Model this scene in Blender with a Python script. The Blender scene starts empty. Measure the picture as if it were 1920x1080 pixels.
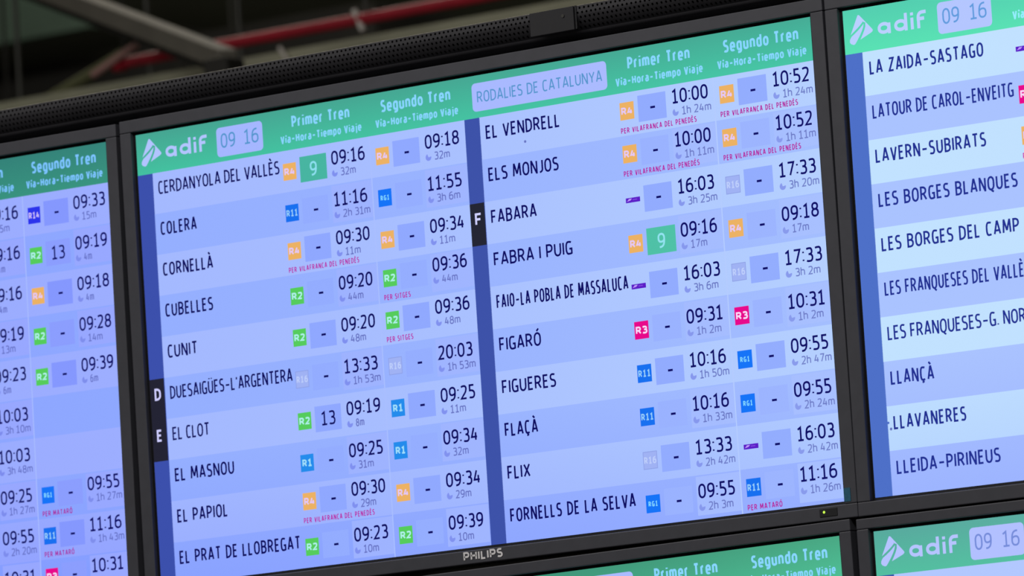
import bpy, bmesh, math, random
from mathutils import Vector, Matrix
random.seed(7)
SC = bpy.context.scene
COL = SC.collection
U = 1.02 / 1920.0            # one display pixel in metres (46 inch panels)

# ------------------------------------------------------------------ camera, world, lamps, exposure
cam_d = bpy.data.cameras.new('camera')
cam = bpy.data.objects.new('camera', cam_d); COL.objects.link(cam)
R_ = (0.812036, 0.580108, -0.063817); U_ = (0.123298, -0.063648, 0.990326); B_ = (0.570435, -0.812049, -0.123211)
cam.matrix_world = Matrix(((R_[0], U_[0], B_[0], 4.464289), (R_[1], U_[1], B_[1], -6.274026), (R_[2], U_[2], B_[2], 1.598933), (0, 0, 0, 1)))
cam_d.sensor_width = 36.0
cam_d.lens = 36.0 * 11946.97 / 1920.0
cam_d.clip_end = 100
cam_d.dof.use_dof = True
cam_d.dof.focus_distance = 7.55
cam_d.dof.aperture_fstop = 10.0
SC.camera = cam

world = bpy.data.worlds.new('station_air'); SC.world = world
world.use_nodes = True
bg = world.node_tree.nodes['Background']
bg.inputs[0].default_value = (0.85, 0.9, 1.0, 1); bg.inputs[1].default_value = 0.12

def area(name, loc, target, sx, sy, power, color=(1, 1, 1)):
    l = bpy.data.lights.new(name, 'AREA'); l.shape = 'RECTANGLE'; l.size = sx; l.size_y = sy
    l.energy = power; l.color = color
    o = bpy.data.objects.new(name, l); COL.objects.link(o); o.location = loc
    o.rotation_euler = (Vector(target) - Vector(loc)).to_track_quat('-Z', 'Y').to_euler()
    return o
area('unseen_hall_light', (-4.0, -7.0, 7.4), (-2.0, 0.0, 2.5), 5.0, 1.2, 260, (1.0, 0.97, 0.95))  # out-of-view area lights added to light the board and hall
area('unseen_hall_light', (3.0, -6.0, 7.4), (0.5, 0.0, 2.5), 5.0, 1.2, 260, (1.0, 0.97, 0.95))
area('unseen_hall_light', (-5.0, 6.0, 7.4), (-4.5, 5.0, 3.5), 4.0, 1.0, 90, (1.0, 0.93, 0.8))

SC.view_settings.view_transform = 'Standard'
SC.view_settings.look = 'None'
SC.view_settings.exposure = 0.0
SC.view_settings.gamma = 1.0
SC.view_settings.use_curve_mapping = False

# ------------------------------------------------------------------ helpers
def lin(c):
    c = c / 255.0
    return c / 12.92 if c <= 0.04045 else ((c + 0.055) / 1.055) ** 2.4
def L3(c): return tuple(lin(x) for x in c)

def mat(name, rgb, rough=0.5, metal=0.0, noise=0.0, nscale=30.0, bump=0.0, spec=0.5):
    m = bpy.data.materials.new(name); m.use_nodes = True
    nt = m.node_tree; b = nt.nodes['Principled BSDF']
    b.inputs['Roughness'].default_value = rough; b.inputs['Metallic'].default_value = metal
    b.inputs['Specular IOR Level'].default_value = spec
    tc = nt.nodes.new('ShaderNodeTexCoord'); n = nt.nodes.new('ShaderNodeTexNoise')
    n.inputs['Scale'].default_value = nscale; n.inputs['Detail'].default_value = 4
    nt.links.new(tc.outputs['Object'], n.inputs['Vector'])
    r = nt.nodes.new('ShaderNodeValToRGB')
    r.color_ramp.elements[0].color = tuple(x * (1 - noise) for x in rgb) + (1,)
    r.color_ramp.elements[1].color = tuple(min(1, x * (1 + noise)) for x in rgb) + (1,)
    r.color_ramp.elements[0].position = .3; r.color_ramp.elements[1].position = .7
    nt.links.new(n.outputs['Fac'], r.inputs['Fac']); nt.links.new(r.outputs['Color'], b.inputs['Base Color'])
    if bump:
        bp = nt.nodes.new('ShaderNodeBump'); bp.inputs['Strength'].default_value = bump
        nt.links.new(n.outputs['Fac'], bp.inputs['Height']); nt.links.new(bp.outputs['Normal'], b.inputs['Normal'])
    return m

def display_mat(name, sample):
    m = bpy.data.materials.new(name); m.use_nodes = True
    nt = m.node_tree; nt.nodes.clear()
    o = nt.nodes.new('ShaderNodeOutputMaterial'); e = nt.nodes.new('ShaderNodeEmission'); a = nt.nodes.new('ShaderNodeVertexColor')
    a.layer_name = 'pixel'
    nt.links.new(a.outputs['Color'], e.inputs['Color']); nt.links.new(e.outputs['Emission'], o.inputs['Surface'])
    try: m.cycles.emission_sampling = sample
    except Exception: pass
    return m
M_BAND = display_mat('lit_display', 'AUTO')
M_PIX = display_mat('lit_display_lettering', 'NONE')
M_BEZEL = mat('charcoal_plastic', (0.054, 0.055, 0.066), .45, noise=.06, nscale=60)
M_GAP = mat('black_plastic', (0.004, 0.004, 0.006), .5, noise=.1)
M_HOUSE = mat('dark_steel_case', (0.02, 0.02, 0.022), .6, noise=.1)
M_HOOD = mat('anthracite_sheet', (0.026, 0.025, 0.029), .55, noise=.12, nscale=14)
M_HOODIN = mat('black_sheet', (0.006, 0.006, 0.006), .8, noise=.1)
M_CHROME = mat('silver_print', (0.85, 0.83, 0.83), .3, metal=.0, noise=.05)
M_STICK = mat('teal_sticker', (0.02, 0.12, 0.19), .4, noise=.15, nscale=300)
M_RED = mat('red_pipe_paint', (0.30, 0.006, 0.018), .45, noise=.15, nscale=8)
M_GALV = mat('galvanised_steel', (0.25, 0.25, 0.17), .6, metal=.1, noise=.15, nscale=6)
M_BEAM = mat('grey_beige_paint', (0.135, 0.125, 0.10), .65, noise=.12, nscale=5)
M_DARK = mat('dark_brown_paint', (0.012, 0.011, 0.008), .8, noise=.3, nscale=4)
M_OLIVE = mat('olive_insulation', (0.085, 0.09, 0.035), .8, noise=.25, nscale=7)
M_PINK = mat('faded_conduit', (0.26, 0.14, 0.12), .6, noise=.2, nscale=9)
M_CLIP = mat('pale_clamp', (0.45, 0.42, 0.37), .5, noise=.1)
M_ROD = mat('grey_rod', (0.035, 0.035, 0.028), .6, noise=.1)
M_GREEN = mat('green_panel', (0.085, 0.13, 0.095), .5, noise=.3, nscale=2.5)
M_WALL = mat('dark_wall', (0.050, 0.052, 0.030), .9, noise=.35, nscale=.5)
M_CEIL = mat('dark_ceiling', (0.02, 0.02, 0.016), .9, noise=.3, nscale=.7)
M_FLOOR = mat('station_floor', (0.16, 0.15, 0.14), .35, noise=.15, nscale=2)

def obj(name, verts, faces, m, parent=None, label=None, loc=None, smooth=False, bevel=0.0, cols=None):
    me = bpy.data.meshes.new(name); me.from_pydata([tuple(v) for v in verts], [], faces); me.update()
    me.materials.append(m)
    if cols is not None:
        ca = me.color_attributes.new('pixel', 'FLOAT_COLOR', 'POINT')
        for i, c in enumerate(cols): ca.data[i].color = (c[0], c[1], c[2], 1)
    o = bpy.data.objects.new(name, me); COL.objects.link(o)
    if parent: o.parent = parent
    if loc: o.location = loc
    if label: o['label'] = label
    if smooth:
        for pl in me.polygons: pl.use_smooth = True
    if bevel:
        b = o.modifiers.new('bevel', 'BEVEL'); b.width = bevel; b.segments = 2; b.limit_method = 'ANGLE'
    return o

class Mesh:
    def __init__(s): s.v = []; s.f = []
    def box(s, x0, x1, y0, y1, z0, z1):
        n = len(s.v)
        s.v += [(x, y, z) for z in (z0, z1) for y in (y0, y1) for x in (x0, x1)]
        s.f += [(n, n+2, n+3, n+1), (n+4, n+5, n+7, n+6), (n, n+1, n+5, n+4), (n+2, n+6, n+7, n+3), (n, n+4, n+6, n+2), (n+1, n+3, n+7, n+5)]
        return s
    def tube(s, a, b, r, k=12, r2=None):
        a = Vector(a); b = Vector(b); d = (b - a).normalized(); r2 = r if r2 is None else r2
        t = d.cross(Vector((0, 0, 1)) if abs(d.z) < .9 else Vector((1, 0, 0))).normalized(); w = d.cross(t)
        n = len(s.v)
        for q, rr in ((a, r), (b, r2)):
            for i in range(k):
                an = 2 * math.pi * i / k
                s.v.append(tuple(q + (t * math.cos(an) + w * math.sin(an)) * rr))
        s.f += [(n+i, n+(i+1) % k, n+k+(i+1) % k, n+k+i) for i in range(k)]
        s.f += [tuple(n+i for i in reversed(range(k))), tuple(n+k+i for i in range(k))]
        return s
    def beam(s, a, b, w, h):
        a = Vector(a); b = Vector(b); d = (b - a).normalized()
        t = d.cross(Vector((0, 0, 1))).normalized(); q = t.cross(d)
        n = len(s.v)
        for c in (a, b):
            for sx, sy in ((-1, -1), (1, -1), (1, 1), (-1, 1)):
                s.v.append(tuple(c + t * sx * w / 2 + q * sy * h / 2))
        s.f += [(n+i, n+(i+1) % 4, n+4+(i+1) % 4, n+4+i) for i in range(4)] + [(n+3, n+2, n+1, n), (n+4, n+5, n+6, n+7)]
        return s
    def build(s, name, m, parent=None, **k): return obj(name, s.v, s.f, m, parent, **k)

def thing(name, label, cat, loc=(0, 0, 0), rot=(0, 0, 0), group=None):
    o = bpy.data.objects.new(name, None); COL.objects.link(o); o.location = loc; o.rotation_euler = rot
    o.empty_display_size = .1
    o['label'] = label; o['category'] = cat
    if group: o['group'] = group
    return o
def tag(o, label, cat, group=None):
    o['label'] = label; o['category'] = cat
    if group: o['group'] = group
    return o
def struct(o): o['kind'] = 'structure'; return o

# ------------------------------------------------------------------ the hall
HX0, HX1, HY0, HY1, HH = -16.0, 12.0, -12.0, 11.0, 8.0
struct(Mesh().box(HX0, HX1, HY0, HY1, -.2, 0).build('floor', M_FLOOR))
struct(Mesh().box(HX0, HX1, HY0, HY1, HH, HH + .2).build('ceiling', M_CEIL))
struct(Mesh().box(HX0, HX1, HY1, HY1 + .2, 0, HH).build('wall_back', M_WALL))
struct(Mesh().box(HX0, HX1, HY0 - .2, HY0, 0, HH).build('wall_front', M_WALL))
struct(Mesh().box(HX0 - .2, HX0, HY0, HY1, 0, HH).build('wall_left', M_WALL))
struct(Mesh().box(HX1, HX1 + .2, HY0, HY1, 0, HH).build('wall_right', M_WALL))

# ------------------------------------------------------------------ stroke lettering
def R(*p): return list(p)
G = {}
def g(ch, w, *polys): G[ch] = (w, polys)
O_ = lambda w, r=.38, y0=0, y1=1: ('c', [(0, y0, r), (w, y0, r), (w, y1, r), (0, y1, r)])
def o(*pts): return ('o', list(pts))
A_ = (o((0, 0), (.215, 1), (.265, 1), (.48, 0)), o((.07, .28), (.41, .28)))
g('A', .48, *A_); g('À', .48, *A_, o((.10, 1.38), (.27, 1.18)))
g('B', .42, o((0, .53), (.42, .53, .24), (.42, 0, .24), (0, 0), (0, 1), (.39, 1, .22), (.39, .53, .22), (.2, .53)))
C_ = o((.38, .96), (.3, 1, .1), (0, 1, .42), (0, 0, .42), (.3, 0, .1), (.38, .04))
g('C', .38, C_); g('Ç', .38, C_, o((.2, -.02), (.24, -.16), (.12, -.22)))
g('D', .44, ('c', [(0, 0), (0, 1), (.44, 1, .36), (.44, 0, .36)]))
E_ = (o((.34, 0), (0, 0), (0, 1), (.34, 1)), o((0, .52), (.3, .52)))
g('E', .34, *E_); g('È', .34, *E_, o((.05, 1.38), (.22, 1.18)))
g('F', .34, o((0, 0), (0, 1), (.34, 1)), o((0, .5), (.3, .5)))
g('G', .42, o((.40, .95), (.32, 1, .1), (0, 1, .42), (0, 0, .42), (.34, 0, .1), (.42, .04), (.42, .42), (.24, .42)))
g('H', .44, o((0, 0), (0, 1)), o((.44, 0), (.44, 1)), o((0, .52), (.44, .52)))
g('I', .0, o((0, 0), (0, 1)))
g('J', .24, o((.24, 1), (.24, 0, .26), (0, 0)))
g('L', .32, o((0, 1), (0, 0), (.32, 0)))
g('M', .60, o((0, 0), (.05, 1), (.08, 1), (.28, .25), (.32, .25), (.52, 1), (.55, 1), (.60, 0)))
g('N', .46, o((0, 0), (0, 1), (.03, 1), (.43, 0), (.46, 0), (.46, 1)))
g('O', .46, O_(.46)); g('Ó', .46, O_(.46), o((.19, 1.18), (.36, 1.38)))
g('P', .40, o((0, 0), (0, 1), (.40, 1, .26), (.40, .43, .26), (0, .43)))
g('Q', .46, O_(.46), o((.24, .06), (.30, -.1), (.44, -.2)))
R2_ = (o((0, 0), (0, 1), (.40, 1, .26), (.40, .46, .26), (0, .46)), o((.22, .44), (.44, 0)))
g('R', .44, *R2_)
g('S', .38, o((.35, .96), (.28, 1, .08), (0, 1, .25), (0, .54, .24), (.38, .50, .24), (.38, 0, .25), (.08, 0, .08), (0, .05)))
g('T', .44, o((0, 1), (.44, 1)), o((.22, 0), (.22, 1)))
U2 = o((0, 1), (0, 0, .36), (.44, 0, .36), (.44, 1))
g('U', .44, U2); g('Ü', .44, U2, o((.09, 1.16), (.09, 1.26)), o((.35, 1.16), (.35, 1.26)))
g('V', .46, o((0, 1), (.21, 0), (.25, 0), (.46, 1)))
g('X', .46, o((0, 0), (.46, 1)), o((0, 1), (.46, 0)))
g('Y', .46, o((0, 1), (.23, .42), (.46, 1)), o((.23, 0), (.23, .45)))
g('Z', .40, o((0, 1), (.40, 1), (0, 0), (.40, 0)))
g('0', .44, O_(.44)); 
g('1', .38, o((0, .84), (.2, 1), (.2, 0)), o((0, 0), (.4, 0)))
g('2', .42, o((0, .93), (.1, 1, .08), (.40, 1, .26), (.40, .58, .2), (0, 0), (.42, 0)))
g('3', .40, o((0, .96), (.1, 1, .06), (.38, 1, .24), (.38, .54, .2), (.14, .54)), o((.14, .54), (.41, .54, .25), (.41, 0, .26), (.08, 0, .06), (0, .05)))
g('4', .44, o((.2, 1), (0, .26), (.44, .26)), o((.33, .62), (.33, 0)))
g('5', .40, o((.37, 1), (.04, 1), (.04, .58), (.40, .58, .28), (.40, 0, .28), (.06, 0, .06), (0, .04)))
g('6', .43, o((.37, 1), (.16, 1, .16), (0, .72, .3), (0, 0, .28), (.43, 0, .26), (.43, .6, .26), (.1, .6, .12), (0, .45)))
g('7', .42, o((0, 1), (.42, 1), (.14, 0)))
g('8', .44, ('c', [(.03, .53, .22), (.41, .53, .22), (.41, 1, .22), (.03, 1, .22)]), ('c', [(0, 0, .25), (.44, 0, .25), (.44, .53, .25), (0, .53, .25)]))
g('9', .43, o((.06, 0), (.27, 0, .16), (.43, .28, .3), (.43, 1, .28), (0, 1, .26), (0, .4, .26), (.33, .4, .12), (.43, .55)))
g(':', .02, o((.01, .68), (.01, .80)), o((.01, .06), (.01, .18)))
g('.', .02, o((.01, 0), (.01, .1)))
g('-', .40, o((0, .44), (.40, .44)))
g("'", .0, o((0, .80), (0, 1.0)))
X = .72
bowl_l = lambda w: o((w, X - .05), (w * .8, X, .06), (0, X, .28), (0, 0, .28), (w * .8, 0, .06), (w, .05))
g('a', .36, o((.03, X - .03), (.1, X, .05), (.36, X, .2), (.36, 0)), o((.36, .40), (0, .42, .2), (0, 0, .2), (.25, 0, .05), (.36, .06)))
g('d', .38, o((.38, 1.08), (.38, 0)), bowl_l(.38))
g('e', .38, o((0, .34), (.38, .34), (.38, X, .24), (0, X, .24), (0, 0, .25), (.3, 0, .05), (.36, .05)))
g('g', .38, o((.38, X), (.38, -.28, .2), (.03, -.26)), bowl_l(.38))
g('h', .38, o((0, 0), (0, 1.08)), o((0, X - .08), (.08, X, .06), (.38, X, .22), (.38, 0)))
g('i', .0, o((0, 0), (0, X)), o((0, .92), (0, 1.04)))
g('í', .0, o((0, 0), (0, X)), o((0, .90), (.12, 1.1)))
g('j', .12, o((.12, X), (.12, -.27, .14), (0, -.27)), o((.12, .92), (.12, 1.04)))
g('m', .64, o((0, 0), (0, X)), o((0, X - .08), (.06, X, .05), (.32, X, .2), (.32, 0)), o((.32, X - .08), (.38, X, .05), (.64, X, .2), (.64, 0)))
g('n', .38, o((0, 0), (0, X)), o((0, X - .08), (.08, X, .06), (.38, X, .22), (.38, 0)))
g('o', .40, ('c', [(0, 0, .28), (.40, 0, .28), (.40, X, .28), (0, X, .28)]))
g('p', .38, o((0, -.3), (0, X)), o((0, X - .05), (.08, X, .06), (.38, X, .28), (.38, 0, .28), (.08, 0, .06), (0, .05)))
g('r', .22, o((0, 0), (0, X)), o((0, X - .14), (.07, X, .1), (.22, X)))
g('u', .38, o((.38, X), (.38, 0)), o((.38, .08), (.30, 0, .06), (0, 0, .22), (0, X)))

def rounded(pts, closed, sx):
    P = [(p[0] * sx, p[1], (p[2] if len(p) > 2 else 0)) for p in pts]
    n = len(P); out = []
    for i, (x, y, r) in enumerate(P):
        if r <= 0 or (not closed and i in (0, n - 1)): out.append((x, y)); continue
        a = P[i - 1]; b = P[(i + 1) % n]
        la = math.hypot(a[0]-x, a[1]-y); lb = math.hypot(b[0]-x, b[1]-y)
        fa = .5 if (a[2] > 0) else 1.; fb = .5 if (b[2] > 0) else 1.
        ra = min(r, la * fa); rb = min(r, lb * fb)
        p0 = (x + (a[0]-x) / la * ra, y + (a[1]-y) / la * ra); p2 = (x + (b[0]-x) / lb * rb, y + (b[1]-y) / lb * rb)
        for k in range(7):
            t = k / 6; w1 = .82
            d = (1-t)**2 + 2*w1*t*(1-t) + t*t
            out.append((((1-t)**2*p0[0] + 2*w1*t*(1-t)*x + t*t*p2[0]) / d, ((1-t)**2*p0[1] + 2*w1*t*(1-t)*y + t*t*p2[1]) / d))
    res = [out[0]]
    for q in out[1:]:
        if math.hypot(q[0]-res[-1][0], q[1]-res[-1][1]) > 1e-4: res.append(q)
    if closed and math.hypot(res[0][0]-res[-1][0], res[0][1]-res[-1][1]) < 1e-4: res.pop()
    return res

def stroke(P, closed, pen, V, F):
    n = len(P); h = pen / 2
    if n < 2: return
    base = len(V)
    for i in range(n):
        a = P[i-1] if (closed or i > 0) else None
        b = P[(i+1) % n] if (closed or i < n-1) else None
        x, y = P[i]
        def nd(p, q):
            l = math.hypot(q[0]-p[0], q[1]-p[1]) or 1e-9
            return ((q[0]-p[0]) / l, (q[1]-p[1]) / l)
        d1 = nd(a, P[i]) if a else nd(P[i], b); d2 = nd(P[i], b) if b else d1
        n1 = (-d1[1], d1[0]); n2 = (-d2[1], d2[0])
        m = (n1[0]+n2[0], n1[1]+n2[1]); l = math.hypot(*m)
        if l < 1e-6: m = n1; l = 1
        m = (m[0] / l, m[1] / l); c = max(.5, m[0]*n1[0]+m[1]*n1[1])
        s = h / c
        V.append((x + m[0]*s, y + m[1]*s)); V.append((x - m[0]*s, y - m[1]*s))
    for i in range(n if closed else n - 1):
        j = (i + 1) % n
        F.append((base+2*i, base+2*i+1, base+2*j+1, base+2*j))

def text2d(s, cap, pen, width=None, gap=None, u=0, v=0, align='l'):
    """strokes in display pixels, v is the baseline (down positive)"""
    p = pen; auto = gap is None; gap = .115 * cap if auto else gap; sp = .24 * cap
    est = sum((G[c][0] * cap if c != ' ' else 0) for c in s)
    if auto and width and (width - sum((p if c != ' ' else sp) for c in s) - gap * (len(s) - 1)) < .8 * est:
        gap *= .72; sp *= .75; p = pen = pen * .92
    H = cap - p
    nat = sum((G[c][0] * cap if c != ' ' else 0) for c in s)
    fix = sum((p if c != ' ' else sp) for c in s) + gap * (len(s) - 1)
    sx = 1.0; gs = 1.0
    if width:
        sx = max(.45, (width - fix) / nat) if nat > 0 else 1
        if sx > 1.9: gs = 1 + (width - fix - nat * 1.9) / max(1e-6, gap * max(1, len(s) - 1)); sx = 1.9
        elif sx <= .45: sx = .45
    total = fix + nat * sx + gap * (gs - 1) * (len(s) - 1)
    if align == 'c': u -= total / 2
    elif align == 'r': u -= total
    V = []; F = []; x = u
    for c in s:
        if c == ' ': x += sp + gap * gs; continue
        w, polys = G[c]
        for kind, pts in polys:
            P = rounded(pts, kind == 'c', sx)
            P = [(x + p/2 + q[0] * cap, v - p/2 - q[1] * H) for q in P]
            stroke(P, kind == 'c', p, V, F)
        x += w * cap * sx + p + gap * gs
    return V, F

# ------------------------------------------------------------------ display colours, with viewing-angle shading baked in
class Panel:
    """one screen: local frame x = right, z = up, origin at bottom centre of its casing"""
    def __init__(s, pal): s.pal = pal
    def c(s, key, u, v=540):
        a, b = s.pal[key] if isinstance(key, str) else (key, key)
        t = min(1, max(0, u / 1920)) ** 1.6; A = L3(a); B = L3(b)  # side-to-side viewing-angle brightness shift painted into the emitted colour
        dim = 1 - (.16 * max(0, (v - 780) / 300) if key in ('odd', 'even') else 0)  # dimming of the bottom rows is put into their colour
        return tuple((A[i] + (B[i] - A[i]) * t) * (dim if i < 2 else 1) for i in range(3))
BOT = 1118.0
def pt(u, v, layer): return ((u - 960) * U, -0.00012 * layer, (BOT - v) * U)

class Art:
    def __init__(s, panel): s.p = panel; s.v = []; s.f = []; s.c = []
    def poly2(s, V, F, key, layer):
        n = len(s.v)
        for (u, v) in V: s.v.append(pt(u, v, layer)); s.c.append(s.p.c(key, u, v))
        s.f += [tuple(n + i for i in f) for f in F]; return s
    def rect(s, u0, v0, u1, v1, key, layer, n=1, key2=None):
        V = []; F = []
        for i in range(n + 1):
            u = u0 + (u1 - u0) * i / n; V += [(u, v0), (u, v1)]
        for i in range(n): F.append((2*i, 2*i+1, 2*i+3, 2*i+2))
        s.poly2(V, F, key, layer)
        if key2:
            for i in range(1, len(V), 2): s.c[len(s.c) - len(V) + i] = s.p.c(key2, *V[i])  # top-to-bottom brightness shift of the header, painted in vertex colours
        return s
    def rrect(s, u0, v0, u1, v1, r, key, layer):
        V = []
        for cx, cy, a0 in ((u1-r, v0+r, -90), (u1-r, v1-r, 0), (u0+r, v1-r, 90), (u0+r, v0+r, 180)):
            for k in range(6):
                a = math.radians(a0 + 18 * k); V.append((cx + r*math.cos(a), cy + r*math.sin(a)))
        return s.poly2(V, [tuple(range(len(V)))], key, layer)
    def disc(s, u, v, r, key, layer, a0=0, a1=360, n=16):
        V = [(u, v)] + [(u + r*math.cos(math.radians(a0 + (a1-a0)*k/n)), v + r*math.sin(math.radians(a0 + (a1-a0)*k/n))) for k in range(n + 1)]
        return s.poly2(V, [(0, k+1, k+2) for k in range(n)], key, layer)
    def text(s, t, u, v, cap, pen, key, layer, width=None, align='l', gap=None):
        V, F = text2d(t, cap, pen, width, gap, u, v, align)
        return s.poly2(V, F, key, layer)
    def build(s, name, parent, label=None, band=False):
        # faces towards the viewer (-y)
        me_f = []
        for f in s.f:
            a, b, c = (Vector(s.v[f[i]]) for i in (0, 1, 2))
            nrm = (b - a).cross(c - a)
            me_f.append(tuple(reversed(f)) if nrm.y > 0 else f)
        return obj(name, s.v, me_f, M_BAND if band else M_PIX, parent, label, cols=s.c)

PAL_MAIN = dict(hdr=((70, 165, 146), (70, 172, 150)), hdrb=((68, 193, 160), (72, 198, 166)), odd=((164, 185, 255), (181, 208, 255)), even=((149, 175, 255), (164, 190, 255)),
    strip=((60, 80, 172), (64, 86, 162)), tab=((36, 36, 52), (38, 42, 52)), tabtext=((206, 205, 255), (210, 215, 255)), boxo=((143, 167, 255), (148, 174, 254)), boxe=((146, 171, 255), (158, 182, 255)),
    cell=((156, 176, 255), (168, 192, 255)), ink=((12, 10, 92), (16, 16, 104)), soft=((98, 108, 190), (110, 124, 198)), icon=((126, 142, 240), (138, 156, 236)),
    note=((184, 28, 168), (180, 24, 156)), htxt=((136, 212, 255), (136, 214, 255)), paper=((164, 182, 255), (176, 190, 255)), clk=((84, 150, 206), (92, 150, 205)),
    logo=((178, 196, 255), (190, 205, 255)), line=((166, 186, 255), (184, 208, 255)), plat=((70, 178, 160), (84, 200, 170)), platt=((140, 222, 240), (150, 228, 240)))
def scaled(p, f, **kw):  # per-monitor palettes carry each screen's viewing-angle tint in the colour
    d = {k: tuple(tuple(min(255, x * g_) for x, g_ in zip(c, f)) for c in v) for k, v in p.items()}; d.update(kw); return d
PAL_LEFT = scaled(PAL_MAIN, (.93, .92, 1.0), hdr=((46, 124, 116), (54, 132, 122)), hdrb=((54, 142, 126), (58, 148, 128)), odd=((150, 168, 255), (157, 174, 255)), even=((138, 162, 255), (143, 168, 255)), boxo=((128, 150, 254), (134, 152, 254)), boxe=((136, 156, 254), (140, 158, 254)), cell=((152, 166, 255), (152, 168, 255)), htxt=((120, 190, 255), (124, 196, 255)))
PAL_RIGHT = scaled(PAL_MAIN, (1.1, 1.12, 1.0), hdr=((84, 206, 176), (84, 204, 180)), hdrb=((90, 226, 180), (88, 216, 184)), odd=((194, 226, 255), (190, 216, 255)), even=((170, 195, 255), (170, 194, 255)), strip=((78, 112, 200), (70, 100, 190)),
    logo=((186, 208, 255), (190, 210, 255)), paper=((180, 198, 255), (186, 200, 255)), clk=((98, 156, 222), (98, 156, 222)), ink=((34, 48, 146), (36, 50, 150)))
PAL_LC = scaled(PAL_MAIN, (1, 1, 1), hdr=((54, 132, 112), (74, 168, 132)), hdrb=((62, 150, 124), (80, 192, 150)))
PAL_LR = scaled(PAL_MAIN, (1.06, 1.06, 1), hdr=((88, 170, 158), (130, 205, 200)), hdrb=((84, 190, 160), (110, 210, 190)), odd=((178, 200, 255), (180, 200, 255)), logo=((182, 196, 255), (184, 198, 255)), paper=((178, 192, 255), (180, 194, 255)), clk=((118, 140, 218), (118, 140, 218)))

BADGE = {'R4': ((236, 178, 100), (228, 200, 245)), 'R2': ((86, 204, 92), (176, 240, 235)), 'R1': ((36, 140, 236), (160, 222, 250)), 'R11': ((24, 112, 240), (150, 205, 250)),
         'RG1': ((22, 116, 248), (130, 215, 255)), 'R3': ((232, 10, 140), (250, 214, 250)), 'R14': ((44, 52, 236), (205, 190, 250)), 'R16': ((140, 158, 228), (190, 206, 252)), 'EX': ((92, 30, 200), (190, 150, 250))}

ROW = 98.18
def frame(name_loc_rot, label, pal, wh_groups):
    pass

def monitor(u0, v0, ang, setback, label, pal, OL=40, OT=37):
    """u0, v0: where the panel's top left corner sits, in pixels of the middle monitor; ang: lean in its own plane"""
    # board origin (0,0): world x = -960U, z = ZC + 540U
    tlx = (u0 - 960) * U; tlz = ZC + (540 - v0) * U
    ca, sa = math.cos(ang), math.sin(ang)
    # local vector from origin(bottom centre) to TL = (-960U, BOT*U) ; rotation about +y by ang moves x->(ca, -sa)
    lx, lz = -960 * U, BOT * U
    rx = lx * ca + lz * sa; rz = -lx * sa + lz * ca
    t = thing('departure_monitor', label, 'monitor', (tlx - rx, setback, tlz - rz), (0, ang, 0), 'departure monitors of the station board')
    OB, e = 38, 7      # bezel reach outside the active area; e: black border of the panel
    fy = -0.0062; by = 0.03
    def bar(u0, v0, u1, v1):
        return Mesh().box((u0-960)*U, (u1-960)*U, fy, by, (BOT-v1)*U, (BOT-v0)*U).build('bezel_strip', M_BEZEL, t, bevel=.0011)
    bar(-OL, -OT, 1920+OL, -e); bar(-OL, 1080+e, 1920+OL, 1080+OB)
    bar(-OL, -e+.6, -e, 1080+e-.6); bar(1920+e, -e+.6, 1920+OL, 1080+e-.6)
    Mesh().box((-OL+6-960)*U, (1920+OL-6-960)*U, .004, .085, (BOT-1080-OB+4)*U, (BOT+OT-4)*U).build('rear_casing', M_HOUSE, t)
    p = Mesh().box((-e-1-960)*U, (1920+e+1-960)*U, .0004, .0035, (BOT-1080-e-1)*U, (BOT+e+1)*U).build('display_panel', M_GAP, t)
    P = Panel(pal)
    return t, p, P

ZC = 2.53

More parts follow.
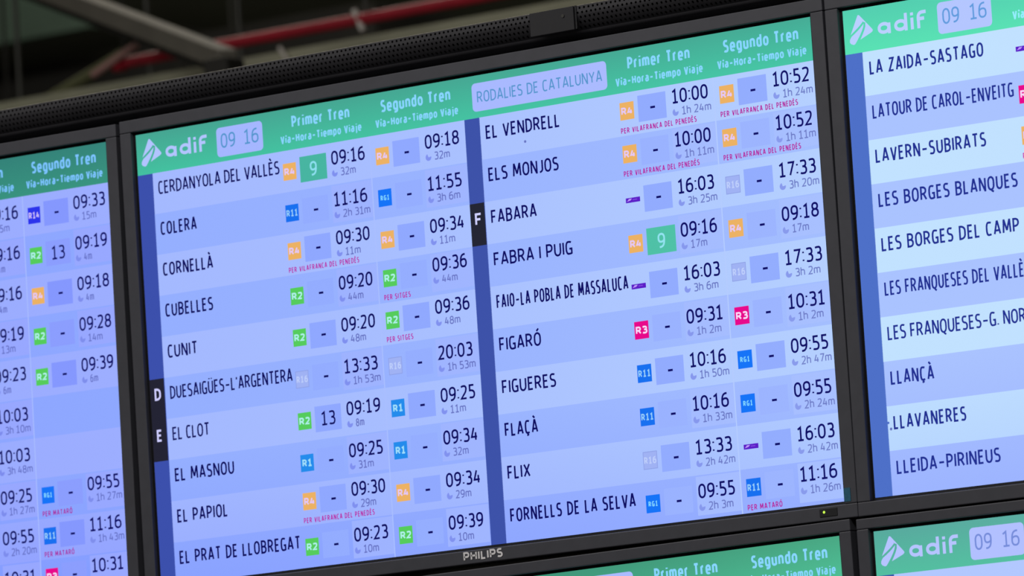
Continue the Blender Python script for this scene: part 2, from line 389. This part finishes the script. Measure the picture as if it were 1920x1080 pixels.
def header(p, P, left=True, right=True, lastonly=False):
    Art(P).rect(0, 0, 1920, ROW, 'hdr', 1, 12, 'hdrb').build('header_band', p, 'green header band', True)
    A = Art(P)
    if left:
        # three leaf shaped pieces of the triangular emblem
        def leaf(pts): 
            A.poly2([(a, b) for a, b in pts], [tuple(range(len(pts)))], 'logo', 3)
        leaf([(40.4, 14.1), (43, 15.5), (73, 48.5), (75.5, 52), (74.8, 54.8), (71, 57.5), (42, 69.5), (48.5, 59), (53.5, 50), (56.8, 42), (57.4, 33.5), (50, 30), (42, 27)])
        leaf([(53, 35), (51.0, 43), (47, 51.0), (41, 60.5), (33, 71.5), (28, 77.5), (24, 79), (17, 76), (14.2, 72), (14.8, 66.5), (19.5, 60), (29, 54), (40, 46.5), (48, 39.5)])
        leaf([(40.4, 14.1), (38.2, 15), (17.4, 56.0), (19, 55), (30, 47.6), (41, 39.6), (50.5, 31), (43, 26)])
        A.build('emblem', p, 'pale triangular emblem of three leaves')
        B = Art(P); pen = 7.6; V = []; F = []
        def st(kind, pts): stroke(rounded([(x, -y, *r) for x, y, *r in pts], kind == 'c', 1), kind == 'c', pen, V, F)
        # a
        st('c', [(92, 43, 13), (117, 43, 13), (117, 61.5, 13), (92, 61.5, 13)]); st('o', [(118, 42), (118, 66)])
        st('c', [(135, 43, 13), (160, 43, 13), (160, 61.5, 13), (135, 61.5, 13)]); st('o', [(161.5, 27), (161.5, 66)])
        st('o', [(177.5, 40), (177.5, 66)]); st('o', [(177.5, 28.5), (177.5, 35)])
        st('o', [(194, 66), (194, 31, 10), (214, 31)]); st('o', [(190, 45), (209, 45)])
        B.poly2([(a, -b) for a, b in V], F, 'logo', 3); B.build('operator_lettering', p)
        Art(P).rrect(243, 17, 380.5, 87, 10, 'paper', 2).build('clock_box', p)
        C = Art(P); C.text('09', 255.5, 66.5, 35, 4.0, 'clk', 3, 43).text('16', 325, 66.5, 35, 4.0, 'clk', 3, 43).build('clock_digits', p)
    H = []
    if left: H += [('Primer Tren', 467.5, 170), ('Segundo Tren', 729, 200)]
    if right: H += [('Primer Tren', 1425, 170), ('Segundo Tren', 1686, 200)]
    if lastonly: H = [('Segundo Tren', 1686, 200), ('Primer Tren', 1425, 170)]
    for s, u, w in H:
        Art(P).text(s, u, 47.2, 28.6, 5.3, 'htxt', 3, w).build('column_heading', p)
        u2 = {467.5: 432.5, 729: 711, 1425: 1390, 1686: 1667}[u]
        Art(P).text('Vía-Hora-Tiempo Viaje', u2, 81.5, 19.5, 3.9, 'htxt', 3, 237.5).build('column_subheading', p)
    if right:
        Art(P).rrect(990, 18, 1367, 83.5, 10, 'paper', 2).build('service_name_box', p)
        Art(P).text('RODALIES DE CATALUNYA', 1004, 64, 26.5, 3.2, 'clk', 3, 350).build('service_name', p)

def badge(p, P, code, u, v):
    bgc, fg = BADGE[code]; A = Art(P)
    if code == 'EX':
        A.rect(u, v + 13, u + 39, v + 24, bgc, 3); A.poly2([(u+3, v+21), (u+9, v+15), (u+17, v+15), (u+13, v+19)], [(0, 1, 2, 3)], fg, 4); A.rect(u+19, v+17, u+31, v+19, (130, 80, 225), 4)
        A.build('line_badge', p, 'purple long distance badge'); return
    A.rect(u, v, u + 38.5, v + 40, bgc, 3)
    if code == 'R16': A.rect(u+1.5, v+1.5, u+37, v+38.5, (160, 178, 244), 3.3)
    cap = 17.5 if code in ('R3', 'R2', 'R1', 'R4') else (12 if code == 'RG1' else 16)
    w = {2: 31, 3: 33}[len(code)]
    if code == 'RG1': w = 25
    if code == 'R1': w = 28
    pen = 3.9 if len(code) == 2 else (2.4 if code == 'RG1' else 3.1)
    A.text(code, u + 19.2, v + 20 + cap / 2, cap, pen, fg, 4, w, 'c', gap=2.2)
    names = {'R4': 'orange', 'R2': 'green', 'R1': 'blue', 'R11': 'blue', 'RG1': 'blue', 'R3': 'magenta', 'R14': 'indigo', 'R16': 'pale grey'}
    A.build('line_badge', p, '%s line badge' % names[code])

def train(p, P, k, off, code, plat, tm, dur, note=None, hide_left=-1e9):
    """off: left edge of the line badge column"""
    y = ROW * k; d = -8.4 if note else 0
    odd = k % 2 == 1
    if code and off > hide_left: badge(p, P, code, off, y + 30.5 + d)
    if off + 50 > hide_left:
        A = Art(P)
        if plat == '9':
            A.rect(off + 49.5, y + 20.5 + d, off + 128, y + 81 + d, 'plat', 2); A.text('9', off + 89, y + 69 + d, 34, 4.6, 'platt', 3, 20, 'c')
            A.build('platform_box', p, 'green platform box showing 9')
        else:
            A.rect(off + 49.5, y + 20.5 + d, off + 126, y + 80.5 + d, 'boxo' if odd else 'boxe', 2)
            if plat == '-': A.rect(off + 83, y + 49 + d, off + 96, y + 54 + d, 'ink', 3)
            else: A.text(plat, off + 88, y + 67 + d, 33, 4.3, 'ink', 3, 41, 'c')
            A.build('platform_box', p)
    Art(P).text(tm, off + 142.5, y + 52.3 + d, 33, 4.6, 'ink', 3, 97.5).build('departure_time', p)
    if dur:
        A = Art(P)
        A.disc(off + 150.5, y + 72 + d, 8.2, 'icon', 3, -10, 250)
        A.text(dur, off + 167.5, y + 80 + d, 18.8, 2.6, 'soft', 3, {2: 24 if dur[0] != '1' else 22, 3: 44, 5: 66, 6: 79}[len(dur)])
        A.build('travel_time', p)
    if note:
        w = {'PER VILAFRANCA DEL PENEDÈS': 206, 'PER SITGES': 76, 'PER MATARÓ': 92}[note]
        Art(P).text(note, off - .5, y + 92.7, 13.0, 2.15, 'note', 3, w, gap=2.0).build('route_note', p)

def rows(p, P, u0, u1, vis=(1, 11), div=True, half=0):
    for k in range(vis[0], vis[1]):
        key = 'odd' if k % 2 else 'even'
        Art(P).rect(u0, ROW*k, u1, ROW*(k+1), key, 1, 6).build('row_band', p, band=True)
        if k % 2 == 0:
            for o2 in ((572, 690), (843, 962)):
                if half + o2[0] >= u0: Art(P).rect(half + o2[0], ROW*k + 3, min(u1, half + o2[1]), ROW*k + 90, 'cell', 1.5, 1).build('time_cell', p, band=True)
    if div:
        A = Art(P).rect(half + 689, ROW, half + 692, 1080, 'line', 2); A.build('divider_line', p)

def strip(p, P, u0, w, tabs):
    Art(P).rect(u0, ROW, u0 + w, 1080, 'strip', 1, 1).build('index_strip', p, 'dark blue index strip', True)
    for k0, k1, letters in tabs:
        A = Art(P).rect(u0, ROW*k0, u0 + w - 2, ROW*k1, 'tab', 2)
        for k, ch in letters: A.text(ch, u0 + 13, ROW*k + 51.5, 29, 5.2, 'tabtext', 3, 19 if ch != 'E' else 16)
        A.build('index_tab', p, 'black index tab lettered ' + ' and '.join(c for _, c in letters))

def station(p, P, k, name, u, w=None):
    Art(P).text(name, u, ROW*k + 52.4, 31.6, 4.5, 'ink', 3, w).build('station_name', p)

V_ = 'PER VILAFRANCA DEL PENEDÈS'; S_ = 'PER SITGES'; M_ = 'PER MATARÓ'
# ---- middle monitor
t, p, P = monitor(0, 0, 0, 0, 'middle departure monitor listing Cerdanyola to Fornells, with silver lettering on its lower bezel', PAL_MAIN)
MAIN = t
header(p, P)
rows(p, P, 44, 964, half=0); rows(p, P, 1006, 1920, half=962)
strip(p, P, 0, 45, [(6, 8, [(6, 'D'), (7, 'E')])]); strip(p, P, 964, 43, [(3, 4, [(3, 'F')])])
LEFT = [('CERDANYOLA DEL VALLÈS', 364, ('R4', '9', '09:16', '32m', None), ('R4', '-', '09:18', '32m', None)),
 ('COLERA', 109, ('R11', '-', '11:16', '2h 31m', None), ('RG1', '-', '11:55', '3h 6m', None)),
 ('CORNELLÀ', 151, ('R4', '-', '09:30', '11m', V_), ('R4', '-', '09:34', '11m', None)),
 ('CUBELLES', 144, ('R2', '-', '09:20', '44m', None), ('R2', '-', '09:36', '44m', S_)),
 ('CUNIT', 90, ('R2', '-', '09:20', '48m', None), ('R2', '-', '09:36', '48m', S_)),
 ("DUESAIGÜES-L'ARGENTERA", 366, ('R16', '-', '13:33', '1h 53m', None), ('R16', '-', '20:03', '1h 53m', None)),
 ('EL CLOT', 112, ('R2', '13', '09:19', '8m', None), ('R1', '-', '09:25', '11m', None)),
 ('EL MASNOU', 178, ('R1', '-', '09:25', '31m', None), ('R1', '-', '09:34', '32m', None)),
 ('EL PAPIOL', 152, ('R4', '-', '09:30', '29m', V_), ('R4', '-', '09:34', '29m', None)),
 ('EL PRAT DE LLOBREGAT', 360, ('R2', '-', '09:23', '10m', None), ('R2', '-', '09:39', '10m', None))]
RIGHT = [('EL VENDRELL', 208, ('R4', '-', '10:00', '1h 24m', V_), ('R4', '-', '10:52', '1h 24m', V_)),
 ('ELS MONJOS', 197, ('R4', '-', '10:00', '1h 11m', V_), ('R4', '-', '10:52', '1h 11m', V_)),
 ('FABARA', 128, ('EX', '-', '16:03', '3h 25m', None), ('R16', '-', '17:33', '3h 20m', None)),
 ('FABRA I PUIG', 220, ('R4', '9', '09:16', '17m', None), ('R4', '-', '09:18', '17m', None)),
 ('FAIO-LA POBLA DE MASSALUCA', 366, ('EX', '-', '16:03', '3h 6m', None), ('R16', '-', '17:33', '3h 2m', None)),
 ('FIGARÓ', 117, ('R3', '-', '09:31', '1h 2m', None), ('R3', '-', '10:31', '1h 2m', None)),
 ('FIGUERES', 151, ('R11', '-', '10:16', '1h 50m', None), ('RG1', '-', '09:55', '2h 47m', None)),
 ('FLAÇÀ', 93, ('R11', '-', '10:16', '1h 33m', None), ('RG1', '-', '09:55', '2h 24m', None)),
 ('FLIX', 64, ('R16', '-', '13:33', '2h 42m', None), ('EX', '-', '16:03', '2h 42m', None)),
 ('FORNELLS DE LA SELVA', 347, ('RG1', '-', '09:55', '2h 3m', None), ('R11', '-', '11:16', '1h 26m', M_))]
for k, (n, w, a, b) in enumerate(LEFT, 1):
    station(p, P, k, n, 60, w); train(p, P, k, 434.5, *a); train(p, P, k, 706, *b)
for k, (n, w, a, b) in enumerate(RIGHT, 1):
    station(p, P, k, n, 1022, w); train(p, P, k, 1396.5, *a); train(p, P, k, 1667.5, *b)
# small dark speck on the glass
Art(P).disc(1131, 171, 3.2, 'soft', 5).build('glass_speck', p)
# maker lettering, status light, sticker
def raised(name, V, F, y, m, parent, depth=.0006, label=None):
    n = len(V); vs = [((a - 960) * U, y, (BOT - b) * U) for a, b in V] + [((a - 960) * U, y + depth, (BOT - b) * U) for a, b in V]
    fs = [tuple(f) for f in F] + [tuple(n + i for i in reversed(f)) for f in F]
    return obj(name, vs, fs, m, parent, label)
V, F = text2d('PHILIPS', 20.5, 4.3, 110, 3.4, 893, 1110.5)
raised('maker_lettering', V, F, -.0069, M_CHROME, t, .0008, 'silver raised lettering')
Mesh().box((1862-960)*U, (1908-960)*U, -.0070, -.0055, (BOT-1110)*U, (BOT-1092)*U).build('sensor_window', M_GAP, t, label='black sensor window', bevel=.0004)
M_LED = bpy.data.materials.new('green_status_light'); M_LED.use_nodes = True
b_ = M_LED.node_tree.nodes['Principled BSDF']; b_.inputs['Base Color'].default_value = (.2, .4, .02, 1)
b_.inputs['Emission Color'].default_value = (.45, .85, .06, 1); b_.inputs['Emission Strength'].default_value = 1.4
Mesh().tube(((1874-960)*U, -.0072, (BOT-1099.5)*U), ((1874-960)*U, -.0060, (BOT-1099.5)*U), 2.9*U, 12).build('status_light', M_LED, t, label='small yellow green light')
Mesh().box((1928-960)*U, (1945-960)*U, -.0068, -.0058, (BOT-1082)*U, (BOT-1052)*U).build('sticker', M_STICK, t, label='small teal sticker')

# ---- left monitor
t, p, P = monitor(-2011, -9.5, .0065, 0, 'departure monitor at the left edge, its last column starting with 09:33', PAL_LEFT)
header(p, P, left=False, right=True, lastonly=True)
rows(p, P, 1006, 1920, half=962)
Art(P).rect(0, ROW, 1006, 1080, 'even', 1, 2).build('left_half_band', p, band=True)
LM = [(('R4', '-', '09:16', '15m', None), ('R14', '-', '09:33', '15m', None)), (('R2', '-', '09:16', '4m', None), ('R2', '13', '09:19', '4m', None)),
 (('R4', '-', '09:16', '4m', None), ('R4', '-', '09:18', '4m', None)), (('R2', '-', '09:19', '13m', None), ('R2', '-', '09:28', '14m', None)),
 (('R2', '-', '09:23', '6m', None), ('R2', '-', '09:39', '6m', None)), (('R16', '-', '10:03', '3h 10m', None), None), (('R16', '-', '10:03', '3h 48m', None), None),
 (('R1', '-', '09:25', '1h 27m', None), ('RG1', '-', '09:55', '1h 27m', M_)), (('RG1', '-', '09:55', '2h 20m', None), ('R11', '-', '11:16', '1h 43m', M_)), (('R3', '-', '10:31', None, None), ('R3', '-', '10:31', None, M_))]
for k, (a, b) in enumerate(LM, 1):
    train(p, P, k, 1396.5, *a, hide_left=1560)
    if b: train(p, P, k, 1667.5, *b)
    else: Art(P).rect(1655, ROW*k, 1920, ROW*(k+1), 'odd' if k % 2 else 'even', 5).build('empty_cell', p)

# ---- right monitor
t, p, P = monitor(2005.3, .6, .0042, 0, 'departure monitor at the right edge listing La Zaida to Lleida in brighter tones', PAL_RIGHT)
header(p, P, left=True, right=False)
rows(p, P, 44, 964, half=0); Art(P).rect(964, ROW, 1920, 1080, 'even', 1, 2).build('right_half_band', p, band=True)
strip(p, P, 0, 45, [])
for k, (n, w) in enumerate([('LA ZAIDA-SASTAGO', 293), ('LATOUR DE CAROL-ENVEITG', 362), ('LAVERN-SUBIRATS', 284), ('LES BORGES BLANQUES', 356), ('LES BORGES DEL CAMP', 352), ('LES FRANQUESES DEL VALLÈS', 372),
        ('LES FRANQUESES-G. NORD', 372), ('LLANÇÀ', 112), ('LLAVANERES', 186), ('LLEIDA-PIRINEUS', 265)], 1):
    station(p, P, k, n, 60, w)
RB = [('EX', None), ('R3', None), ('R4', V_), ('R14', None), ('R16', None), ('R3', None), ('R3', None), ('R11', None), ('R1', None), ('R4', None)]
for k, (c, nt) in enumerate(RB, 1): train(p, P, k, 434.5, c, '-', '10:16', None, nt)
Art(P).disc(53, 934, 3.2, 'soft', 5).disc(47, 920, 2.8, 'strip', 5).build('glass_speck', p)  # dots painted for a reflection speck on the glass

# ---- lower monitors
t, p, P = monitor(-19.5, 1172.5, -.0098, 0, 'lower departure monitor below the middle one, only its green header in view', PAL_LC, 37, 33)
header(p, P); rows(p, P, 44, 964); rows(p, P, 1006, 1920, half=962); strip(p, P, 0, 45, []); strip(p, P, 964, 43, [])
t, p, P = monitor(1990, 1153.5, .002, 0, 'lower right departure monitor with emblem and clock in its green header', PAL_LR, 37, 30)
header(p, P, True, False); rows(p, P, 44, 964); Art(P).rect(964, ROW, 1920, 1080, 'even', 1, 2).build('right_half_band', p, band=True); strip(p, P, 0, 45, [])

# ------------------------------------------------------------------ steel frame carrying the monitors
def bx(u): return (u - 960) * U
def bz(v): return ZC + (540 - v) * U
fr = thing('mounting_frame', 'dark steel frame with posts standing behind the monitors', 'frame', (bx(960), .15, 0))
def fpart(name, x0, x1, y0, y1, z0, z1): 
    return Mesh().box(x0 - bx(960), x1 - bx(960), y0 - .15, y1 - .15, z0, z1).build(name, M_HOUSE, fr)
for v in (60, 1000, 1230, 2100): fpart('rail', bx(-2000), bx(3900), .088, .12, bz(v + 40), bz(v - 40))
for u in (-1500, 460, 1460, 3400): fpart('post', bx(u - 60), bx(u + 60), .121, .19, 0.012, bz(-20))
for u in (-1500, 460, 1460, 3400): fpart('foot_plate', bx(u - 160), bx(u + 160), .02, .29, 0, .012)

# ------------------------------------------------------------------ perforated hood above the monitors
hd = thing('perforated_hood', 'long dark perforated metal hood running along the top of the monitors', 'hood', (bx(960), 0, bz(-44)))
HO = Vector((bx(960), 0, bz(-44)))
def hp(u, y, v): return (bx(u) - HO.x, y, bz(v) - HO.z)
pu = 12.35; pv = 10.4; U0, U1 = -900, 2700; VT = -119.5; rows_n = 5
def ys(v): return .012 * max(0, (v + 104) / 36.0) ** 2
vs = []; fs = []
for r in range(rows_n):
    v0 = VT + 1.5 + r * pv; v1 = v0 + pv; off = (pu / 2 if r % 2 else 0)
    n = int((U1 - U0) / pu)
    for i in range(n):
        a = U0 + off + i * pu; b = a + pu; cu = (a + b) / 2; cv = (v0 + v1) / 2; rr = 3.0
        base = len(vs)
        outer = [(a, v0), (cu, v0), (b, v0), (b, cv), (b, v1), (cu, v1), (a, v1), (a, cv)]
        for (x, y) in outer: vs.append(hp(x, ys(y), y))
        for j in range(8):
            an = math.radians(-135 + 45 * j); q = cv + rr*math.sin(an); vs.append(hp(cu + rr*math.cos(an), ys(q), q))
        for j in range(8):
            an = math.radians(-135 + 45 * j); q = cv + rr*math.sin(an); vs.append(hp(cu + rr*math.cos(an), ys(q) + .0012, q))
        for j in range(8):
            k = (j + 1) % 8
            fs.append((base+j, base+8+j, base+8+k, base+k)); fs.append((base+8+j, base+16+j, base+16+k, base+8+k))
po = obj('perforated_sheet', vs, fs, M_HOOD, hd)
V1 = VT + 1.5 + rows_n * pv
# edge bend and top flange; lower lip curving back under
def profile(name, prof, m, u0=U0 + pu / 2, u1=U1 - pu, label=None, smooth=False):
    vs = []; fs = []
    for u in (u0, u1):
        for (y, v) in prof: vs.append(hp(u, y, v))
    n = len(prof)
    for i in range(n - 1): fs.append((i, i+1, n+i+1, n+i))
    return obj(name, vs, fs, m, hd, label, smooth=smooth)
profile('top_flange', [(0, VT + 1.5), (.0004, VT + .5), (.0012, VT - .3), (.0022, VT - .6), (.10, VT - .6), (.10, VT + 40)], mat('hood_edge_highlight', (.12, .115, .10), .4, noise=.1), smooth=False)  # paler than the hood sheet: light caught on the edge, put in the colour
prof = [(ys(V1), V1)]
for k in range(1, 9):
    a = math.radians(90 * k / 8); prof.append((ys(V1) + .038 * (1 - math.cos(a)), V1 + 19 * math.sin(a)))
prof += [(.10, V1 + 19)]
profile('lower_lip', prof, M_HOOD, smooth=True)
profile('inner_sheet', [(.03, VT + 1), (.032, V1 + 3)], M_HOODIN)
Mesh().box(bx(1168) - HO.x, bx(1291) - HO.x, -.0035, -.0003, bz(V1 + 2) - HO.z, bz(VT + .6) - HO.z).build('cover_plate', mat('plain_dark_sheet', (.008, .0076, .010), .6, noise=.1), hd, label='plain unperforated cover plate', bevel=.0008)
Mesh().box(bx(1291) - HO.x, bx(1296) - HO.x, -.0012, -.0002, bz(V1) - HO.z, bz(VT) - HO.z).build('cover_joint', M_GAP, hd)
Mesh().tube(tuple(Vector((bx(1262), -.0045, bz(-100))) - HO), tuple(Vector((bx(1262), -.003, bz(-100))) - HO), .0022).build('rivet', M_ROD, hd)
for u in (-1400 + 600, 460, 1460, 2600):
    Mesh().box(bx(u - 14) - HO.x, bx(u + 14) - HO.x, .06, .19, bz(V1 - 6) - HO.z, bz(V1 - 25) - HO.z).build('bracket', M_HOUSE, hd)

# ------------------------------------------------------------------ services under the ceiling, behind the board
rp = thing('sprinkler_pipe', 'long red sprinkler pipe running level above the board', 'pipe', (-3.0, 4.0, 3.749))
Mesh().tube((-.70, 0, 0), (9.0, 0, 0), .0125, 16).build('pipe_run', M_RED, rp, smooth=False)
Mesh().tube((-.70, 0, 0), (-.725, 0, 0), .017, 16).build('end_cap', M_RED, rp)
for x in (-.075, 3.0, 6.0):
    Mesh().tube((x, -.006, -.026), (x - .020, -.006, .020), .0065, 8).build('pipe_clamp', M_CLIP, rp, label='pale pipe clamp')
    Mesh().tube((x + .005, 0, .012), (x + .005, 0, HH - 3.749), .003, 8).build('drop_rod', M_ROD, rp)
ct = thing('cable_tray', 'beige galvanised cable tray running level just above the perforated hood', 'cable tray', (-3.0, 4.25, 3.676))
Mesh().box(-6.0, 10.0, -.10, -.096, -.02, .068).build('side_flange', M_GALV, ct)
Mesh().box(-6.0, 10.0, .096, .10, -.02, .060).build('side_flange', M_GALV, ct)
Mesh().box(-6.0, 10.0, -.096, .096, -.02, -.016).build('tray_floor', M_GALV, ct)
for x in (-1.19, -.83, -.585, 2.0, 5.0):
    Mesh().tube((x, .0, -.016), (x, .0, HH - 3.676), .005, 8).build('hanger_rod', M_ROD, ct)
Mesh().tube((-.40, -.11, .075), (-.372, -.11, .03), .0045, 8).build('tie_strut', M_CLIP, ct, label='short pale tie strut')
db = thing('diagonal_beam', 'grey beige square beam slanting down towards the hood at upper left', 'beam', (-3.05, 3.50, 3.60))
O = Vector((-3.05, 3.50, 3.60)); A = Vector((-4.55, 4.51, 4.158)); Bq = Vector((-3.06, 3.52, 3.618))
Mesh().beam(A - O, Bq - O, .04, .040).build('beam_web', M_BEAM, db, bevel=.004)
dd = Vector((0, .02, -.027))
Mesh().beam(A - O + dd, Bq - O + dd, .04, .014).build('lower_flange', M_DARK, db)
Mesh().box(-.035, .025, -.03, .03, -.07, .016).build('joint_block', M_DARK, db, bevel=.006)
pc = Mesh().tube((-.09, 0, -.035), (.03, 0, .012), .008, 10).build('conduit', M_PINK, None, loc=(-3.68, 3.98, 3.766)); tag(pc, 'faded pink conduit stub rising to the left end of the red pipe', 'conduit')
op = thing('insulated_pipe', 'dark olive insulated pipe slanting up behind the hood at left', 'pipe', (-4.66, 5.0, 3.925))
Mesh().tube((-.19, 0, -.061), (.17, 0, .054), .014, 12).build('pipe_run', M_OLIVE, op)
Mesh().tube((.165, 0, .05), (.165, 0, HH - 3.925), .004, 8).build('hanger_rod', M_DARK, op)
Mesh().tube((-.185, 0, -.05), (-.185, 0, HH - 3.925), .004, 8).build('hanger_rod', M_DARK, op)
gp = thing('hanging_panel', 'dim green panel hanging far behind at the upper left corner', 'panel', (-8.5, 8.0, 4.71))
Mesh().box(-1.5, 1.50, 0, .04, 0, 1.0).build('panel_sheet', M_GREEN, gp)
for x in (-1.2, 1.2): Mesh().tube((x, .02, 1.0), (x, .02, HH - 4.71), .006, 8).build('suspension_rod', M_ROD, gp)
ad = thing('dark_backing_box', 'added black box darkening the space far behind the upper left of the board', 'dark box', (-8.3, 8.3, 4.2))  # black box added so the space behind reads dark
Mesh().box(-1.9, 2.1, 0, .5, 0, .50).build('dark_box_body', M_DARK, ad, bevel=.02)
for x in (-1.0, 0.2, 1.4):
    Mesh().box(x - .02, x + .02, -.02, .52, -.02, .52).build('dark_box_rim', M_DARK, ad)
    Mesh().tube((x, .25, .52), (x, .25, HH - 4.2), .006, 8).build('hanger_rod', M_ROD, ad)
